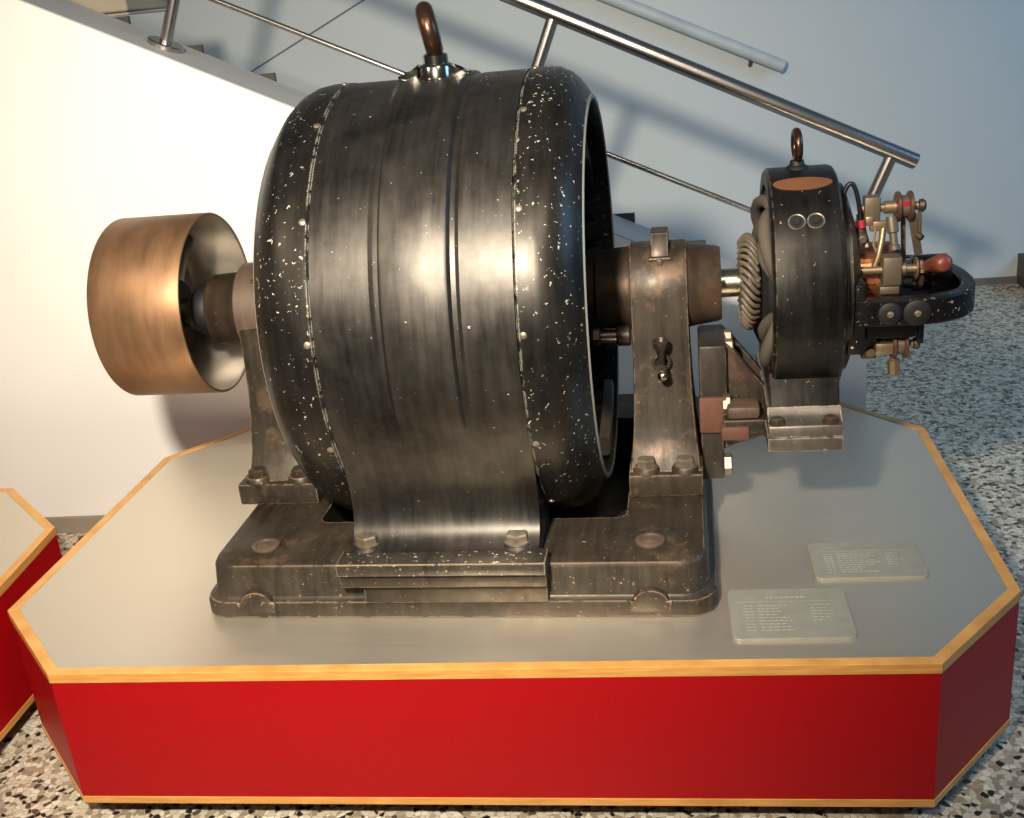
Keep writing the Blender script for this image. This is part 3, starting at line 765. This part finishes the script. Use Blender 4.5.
# --- bracket that carries the exciter
bm = NB()
add_box(bm, 0.462, 0.515, -0.072, 0.072, 0.22, 0.372, 0.006)
add_box(bm, 0.462, 0.506, -0.082, 0.082, 0.095, 0.225, 0.004)
for sy in (-0.052, 0.04):
    add_prism(bm, [(0.51, 0.372), (0.525, 0.360), (0.590, 0.275), (0.590, 0.17), (0.51, 0.20)], 'y', sy, sy + 0.022, 0.002)
add_box(bm, 0.505, 0.600, -0.120, 0.120, 0.208, 0.236, 0.004)
br = obj('exciter_bracket', bm, 'bracket', mg, 30)
bm = NB()
add_box(bm, XA - 0.012, XB - 0.004, -0.212, 0.212, 0.208, 0.2355, 0.003)
add_prism(bm, [(0.50, 0.150), (0.58, 0.178), (XB - 0.012, 0.200), (XB - 0.006, 0.2075), (0.50, 0.2075)], 'y', -0.062, 0.062, 0.003)
obj('bracket_shelf', bm, 'exciter_foot', br, 30, label='grey shelf plate')
for (x, y, z) in ((0.514, -0.030, 0.350), (0.506, -0.076, 0.252), (0.506, -0.074, 0.125), (0.514, 0.030, 0.350), (0.506, 0.070, 0.122)):
    bm = NB(); add_hex(bm, (x, y, z), (1, 0, 0), 0.022, 0.016); obj('bracket_bolt', bm, 'bolt', br, 30)
bm = NB(); add_box(bm, 0.512, 0.575, -0.118, -0.062, 0.236, 0.262, 0.008); obj('bracket_lug', bm, 'left_bearing', br, 35)
bm = NB(); add_box(bm, 0.460, 0.5135, -0.090, -0.078, 0.198, 0.272, 0.004); add_box(bm, 0.500, 0.553, -0.126, -0.080, 0.196, 0.224, 0.004); obj('bracket_web', bm, 'rust', br, 35, label='bare rust red web')

# --- right-hand end of the exciter: rocker ring, yoke, commutator, brush gear
bm = NB(); add_lathe(bm, [(XB - 0.008, 0.150), (XB + 0.004, 0.176), (XB + 0.014, 0.176), (XB + 0.018, 0.166), (XB + 0.032, 0.120), (XB + 0.036, 0.108), (XB + 0.036, 0.095), (XB - 0.008, 0.095)], (0, 0, Z0), (1, 0, 0), 64, closed=True); rk = obj('rocker_ring', bm, 'exciter', mg, 35)
bm = NB()
path = [(0.735, -0.148), (0.80, -0.150), (0.85, -0.150), (0.893, -0.142), (0.928, -0.118), (0.948, -0.078), (0.955, -0.025), (0.948, 0.04), (0.928, 0.098), (0.89, 0.138), (0.84, 0.156), (0.74, 0.160)]
# smooth the path
def chaikin(p, it=2):
    for _ in range(it):
        q = [p[0]]
        for a, b in zip(p, p[1:]):
            q += [(a[0] * .75 + b[0] * .25, a[1] * .75 + b[1] * .25), (a[0] * .25 + b[0] * .75, a[1] * .25 + b[1] * .75)]
        q.append(p[-1]); p = q
    return p
path = chaikin(path)
def strap(bm, path, th, z0, z1, bev):
    secs = []
    for i, p in enumerate(path):
        a = path[max(i - 1, 0)]; b = path[min(i + 1, len(path) - 1)]
        t = Vector((b[0] - a[0], b[1] - a[1])).normalized(); nn = Vector((-t.y, t.x))
        pts = [(-th / 2 + bev, z0), (th / 2 - bev, z0), (th / 2, z0 + bev), (th / 2, z1 - bev), (th / 2 - bev, z1), (-th / 2 + bev, z1), (-th / 2, z1 - bev), (-th / 2, z0 + bev)]
        secs.append([bm.verts.new((p[0] + nn.x * o_, p[1] + nn.y * o_, z)) for o_, z in pts])
    for A, B in zip(secs, secs[1:]):
        for k in range(8):
            j = (k + 1) % 8; bm.faces.new((A[k], A[j], B[j], B[k]))
    bm.faces.new(secs[0]); bm.faces.new(list(reversed(secs[-1])))
strap(bm, path, 0.026, 0.424, 0.474, 0.004)
yk = obj('yoke_frame', bm, 'yoke', mg, 40, label='black D-shaped yoke strap with chipped paint')
for x, wr in ((0.797, 0.0205), (0.843, 0.0235)):
    bm = NB(); add_lathe(bm, [(0, wr), (0.005, wr), (0.007, wr - 0.003), (0.007, 0.006)], (x, -0.163, 0.449), (0, -1, 0), 26); wa = obj('fibre_washer', bm, 'black', yk, 40)
    bm = NB(); add_lathe(bm, [(0.004, 0.0065), (0.011, 0.006), (0.013, 0.004)], (x, -0.163, 0.449), (0, -1, 0), 12); obj('stud_end', bm, 'brass', wa, 40)
bm = NB(); add_prism(bm, [(x, y) for x, y in path[2:-2]], 'z', 0.427, 0.438); obj('yoke_web', bm, 'black', yk, 0)
bm = NB(); add_box(bm, 0.726, 0.757, -0.160, -0.100, 0.372, 0.503, 0.004); obj('yoke_arm', bm, 'yoke', yk, 35)
bm = NB(); add_box(bm, 0.772, 0.862, -0.075, 0.03, 0.372, 0.426, 0.006); obj('yoke_block', bm, 'black', yk, 35)
bm = NB(); add_cyl(bm, (0.86, 0, Z0), (0.93, 0, Z0), 0.034, seg=28, bev=0.006); obj('outer_bearing', bm, 'yoke', yk, 40)
# commutator with separate looking bars
bm = NB()
NBAR = 40
for k in range(NBAR):
    a0 = 2 * PI * (k + 0.06) / NBAR; a1 = 2 * PI * (k + 0.94) / NBAR
    vs = []
    for X in (0.745, 0.8275):
        for rr_ in (0.045, 0.063):
            for a in (a0, a1): vs.append(bm.verts.new((X, rr_ * math.cos(a), Z0 + rr_ * math.sin(a))))
    for q in ((0, 1, 3, 2), (4, 6, 7, 5), (0, 4, 5, 1), (2, 3, 7, 6), (0, 2, 6, 4), (1, 5, 7, 3)): bm.faces.new([vs[i] for i in q])
cm = obj('commutator', bm, 'copper', ar, 0, label='bright copper commutator bars')
bm = NB(); add_lathe(bm, [(0.74, 0.03), (0.74, 0.0605), (0.829, 0.0605), (0.84, 0.05), (0.84, 0.03)], (0, 0, Z0), (1, 0, 0), 40); obj('mica_insulation', bm, 'copper_disc', ar, 40)

# brush arms: each arm = stud + block + fibre discs + nut, hung on the rocker ring
def brush_arm(y, z, big, parent, discs=True, knob=True):
    bm = NB(); add_cyl(bm, (0.758, y, z), (0.862, y, z), 0.0075, seg=16); add_cyl(bm, (0.802, y, z), (0.836, y, z), 0.0115, seg=20, bev=0.001)
    arm = obj('brush_stud', bm, 'brass', parent, 40)
    bm = NB()
    w, h = (0.016, 0.0225) if not big else (0.018, 0.026)
    add_box(bm, 0.766 if not big else 0.794, 0.794 if not big else 0.827, y - w, y + w, z - h, z + h, 0.003)
    obj('brush_block', bm, 'old_brass', arm, 30)
    if discs:
        for x in (0.822, 0.843):
            bm = NB(); add_lathe(bm, [(0, 0.010), (0, 0.0255), (0.002, 0.0275), (0.006, 0.0275), (0.008, 0.0255), (0.008, 0.010)], (x, y, z), (1, 0, 0), 32); obj('fibre_disc', bm, 'copper_disc', arm, 40)
        bm = NB(); add_cyl(bm, (0.828, y, z), (0.846, y, z), 0.020, seg=24); obj('spool_core', bm, 'old_brass', arm, 40)
    if knob:
        bm = NB(); add_lathe(bm, [(0, 0.006), (0.003, 0.011), (0.010, 0.012), (0.014, 0.008), (0.016, 0.0)], (0.860, y, z), (1, 0, 0), 20, cap=False); obj('clamp_nut', bm, 'dark_bolt', arm, 40)
    return arm
top = brush_arm(-0.045, 0.6135, False, rk)
bm = NB(); add_box(bm, 0.8305, 0.8425, -0.0662, -0.0640, 0.618, 0.626); obj('red_mark', bm, 'red_tag', top, 0, label='red paint mark')
mid = brush_arm(-0.085, 0.508, True, rk, discs=False, knob=False)
low = brush_arm(-0.045, 0.352, False, rk)
# mid arm: block underside jaw, disc, wing nut
bm = NB(); add_box(bm, 0.789, 0.824, -0.103, -0.068, 0.466, 0.481, 0.003); obj('brush_jaw', bm, 'old_brass', mid, 30)
bm = NB(); add_lathe(bm, [(0, 0.008), (0, 0.019), (0.002, 0.0205), (0.004, 0.019), (0.004, 0.008)], (0.852, -0.085, 0.508), (1, 0, 0), 28); obj('brass_disc', bm, 'brass', mid, 40)
bm = NB(); add_cyl(bm, (0.856, -0.085, 0.508), (0.876, -0.085, 0.508), 0.010, seg=16, bev=0.002)
add_prism(bm, [(-0.098, 0.502), (-0.088, 0.522), (-0.080, 0.522), (-0.072, 0.502)], 'x', 0.860, 0.867, 0.001)
add_prism(bm, [(-0.098, 0.494), (-0.088, 0.476), (-0.080, 0.476), (-0.072, 0.494)], 'x', 0.860, 0.867, 0.001)
obj('wing_nut', bm, 'copper_disc', mid, 35)
# wooden handle pointing towards the viewer
bm = NB(); add_lathe(bm, [(0, 0.007), (0.02, 0.0085), (0.045, 0.0125), (0.075, 0.0155), (0.095, 0.0165), (0.103, 0.0150), (0.108, 0.009), (0.109, 0.0)], (0.868, -0.055, 0.500), (0.19, -0.93, 0.32), 28, cap=False)
obj('shift_handle', bm, 'knob', rk, 40, label='red brown wooden handle')
# brush holders and springs between the upper stud and the commutator
bm = NB(); add_box(bm, 0.768, 0.782, -0.064, -0.030, 0.585, 0.602, 0.002); add_box(bm, 0.776, 0.806, -0.062, -0.050, 0.574, 0.592, 0.002)
hb = obj('brush_holder', bm, 'brass', top, 30)
bm = NB(); add_tube(bm, [(0.800, -0.056, 0.580), (0.796, -0.066, 0.556), (0.790, -0.072, 0.530), (0.784, -0.072, 0.512)], 0.006, 8); add_tube(bm, [(0.786, -0.060, 0.580), (0.782, -0.066, 0.55), (0.788, -0.07, 0.535)], 0.0025, 6)
obj('brush_spring', bm, 'brass', hb, 50)
bm = NB(); add_lathe(bm, [(0, 0.009), (0.014, 0.0105), (0.028, 0.0105), (0.030, 0.007), (0.05, 0.007), (0.052, 0.010), (0.06, 0.010)], (0.812, -0.062, 0.600), (0.1, -0.22, -1), 14); obj('brush_tube', bm, 'old_brass', hb, 40)
bm = NB(); add_tube(bm, [(0.762, -0.03, 0.60), (0.766, -0.05, 0.57), (0.772, -0.062, 0.545)], 0.007, 8); add_box(bm, 0.756, 0.768, -0.06, -0.036, 0.566, 0.584, 0.003); obj('holder_clip', bm, 'dark_bolt', hb, 40)
# slotted steel links to the right of the upper stud
bm = NB()
def bar(bm, p0, p1, w, th):
    p0, p1 = Vector(p0), Vector(p1); d = (p1 - p0).normalized(); a = Vector((1, 0, 0)); a = (a - d * a.dot(d)).normalized(); b = d.cross(a)
    vs = [bm.verts.new(p + a * sx * w / 2 + b * sy * th / 2) for p in (p0, p1) for sx, sy in ((-1, -1), (1, -1), (1, 1), (-1, 1))]
    for q in ((3, 2, 1, 0), (4, 5, 6, 7), (0, 1, 5, 4), (1, 2, 6, 5), (2, 3, 7, 6), (3, 0, 4, 7)): bm.faces.new([vs[i] for i in q])
bar(bm, (0.850, -0.050, 0.600), (0.868, -0.030, 0.520), 0.014, 0.006); bar(bm, (0.838, -0.030, 0.600), (0.846, -0.01, 0.500), 0.008, 0.006)
obj('steel_link', bm, 'old_brass', top, 30)
bm = NB(); bar(bm, (0.864, -0.046, 0.612), (0.864, -0.052, 0.560), 0.007, 0.005); add_lathe(bm, [(0, 0.006), (0.012, 0.006)], (0.860, -0.052, 0.562), (0.6, -0.6, -0.4), 10); obj('contact_arm', bm, 'dark_bolt', top, 30)
# lower brush holder
bm = NB(); add_box(bm, 0.786, 0.826, -0.066, -0.034, 0.338, 0.360, 0.003); add_lathe(bm, [(0, 0.009), (0.012, 0.009)], (0.782, -0.055, 0.345), (0, -1, -0.2), 12)
hl = obj('brush_holder', bm, 'brass', low, 30)
bm = NB(); add_lathe(bm, [(0, 0.006), (0.010, 0.006), (0.012, 0.0115), (0.040, 0.0115), (0.043, 0.009)], (0.826, -0.05, 0.335), (0.05, 0, -1), 8); obj('hanging_nut', bm, 'brass', hl, 25)
for (x, y, z0_, z1_) in ((0.845, -0.03, 0.37, 0.43), (0.872, -0.05, 0.355, 0.43), (0.80, -0.03, 0.36, 0.42)):
    bm = NB(); add_box(bm, x - 0.006, x + 0.006, y - 0.01, y + 0.01, z0_, z1_, 0.002); obj('hanger', bm, 'black', low, 30)
# cable loop and terminal
bm = NB(); cp = [(0.722, -0.06, 0.585), (0.726, -0.055, 0.625), (0.731, -0.05, 0.650), (0.739, -0.05, 0.664), (0.748, -0.05, 0.660), (0.755, -0.055, 0.635), (0.760, -0.06, 0.600), (0.762, -0.062, 0.570)]
cp = [(a[0], 0.0, a[1]) for a in chaikin([(p_[0], p_[2]) for p_ in cp])]
cp = [(a[0], -0.055, a[2]) for a in cp]
add_tube(bm, cp, 0.0042, 10); cb = obj('cable', bm, 'rubber', mg, 60)
bm = NB(); add_cyl(bm, (0.760, -0.06, 0.596), (0.762, -0.062, 0.582), 0.0062, seg=12); obj('cable_sleeve', bm, 'red_tag', cb, 40, label='red sleeve')
bm = NB(); add_cyl(bm, (0.760, -0.045, 0.566), (0.762, -0.075, 0.562), 0.008, seg=12, bev=0.002); obj('terminal', bm, 'old_brass', cb, 40)
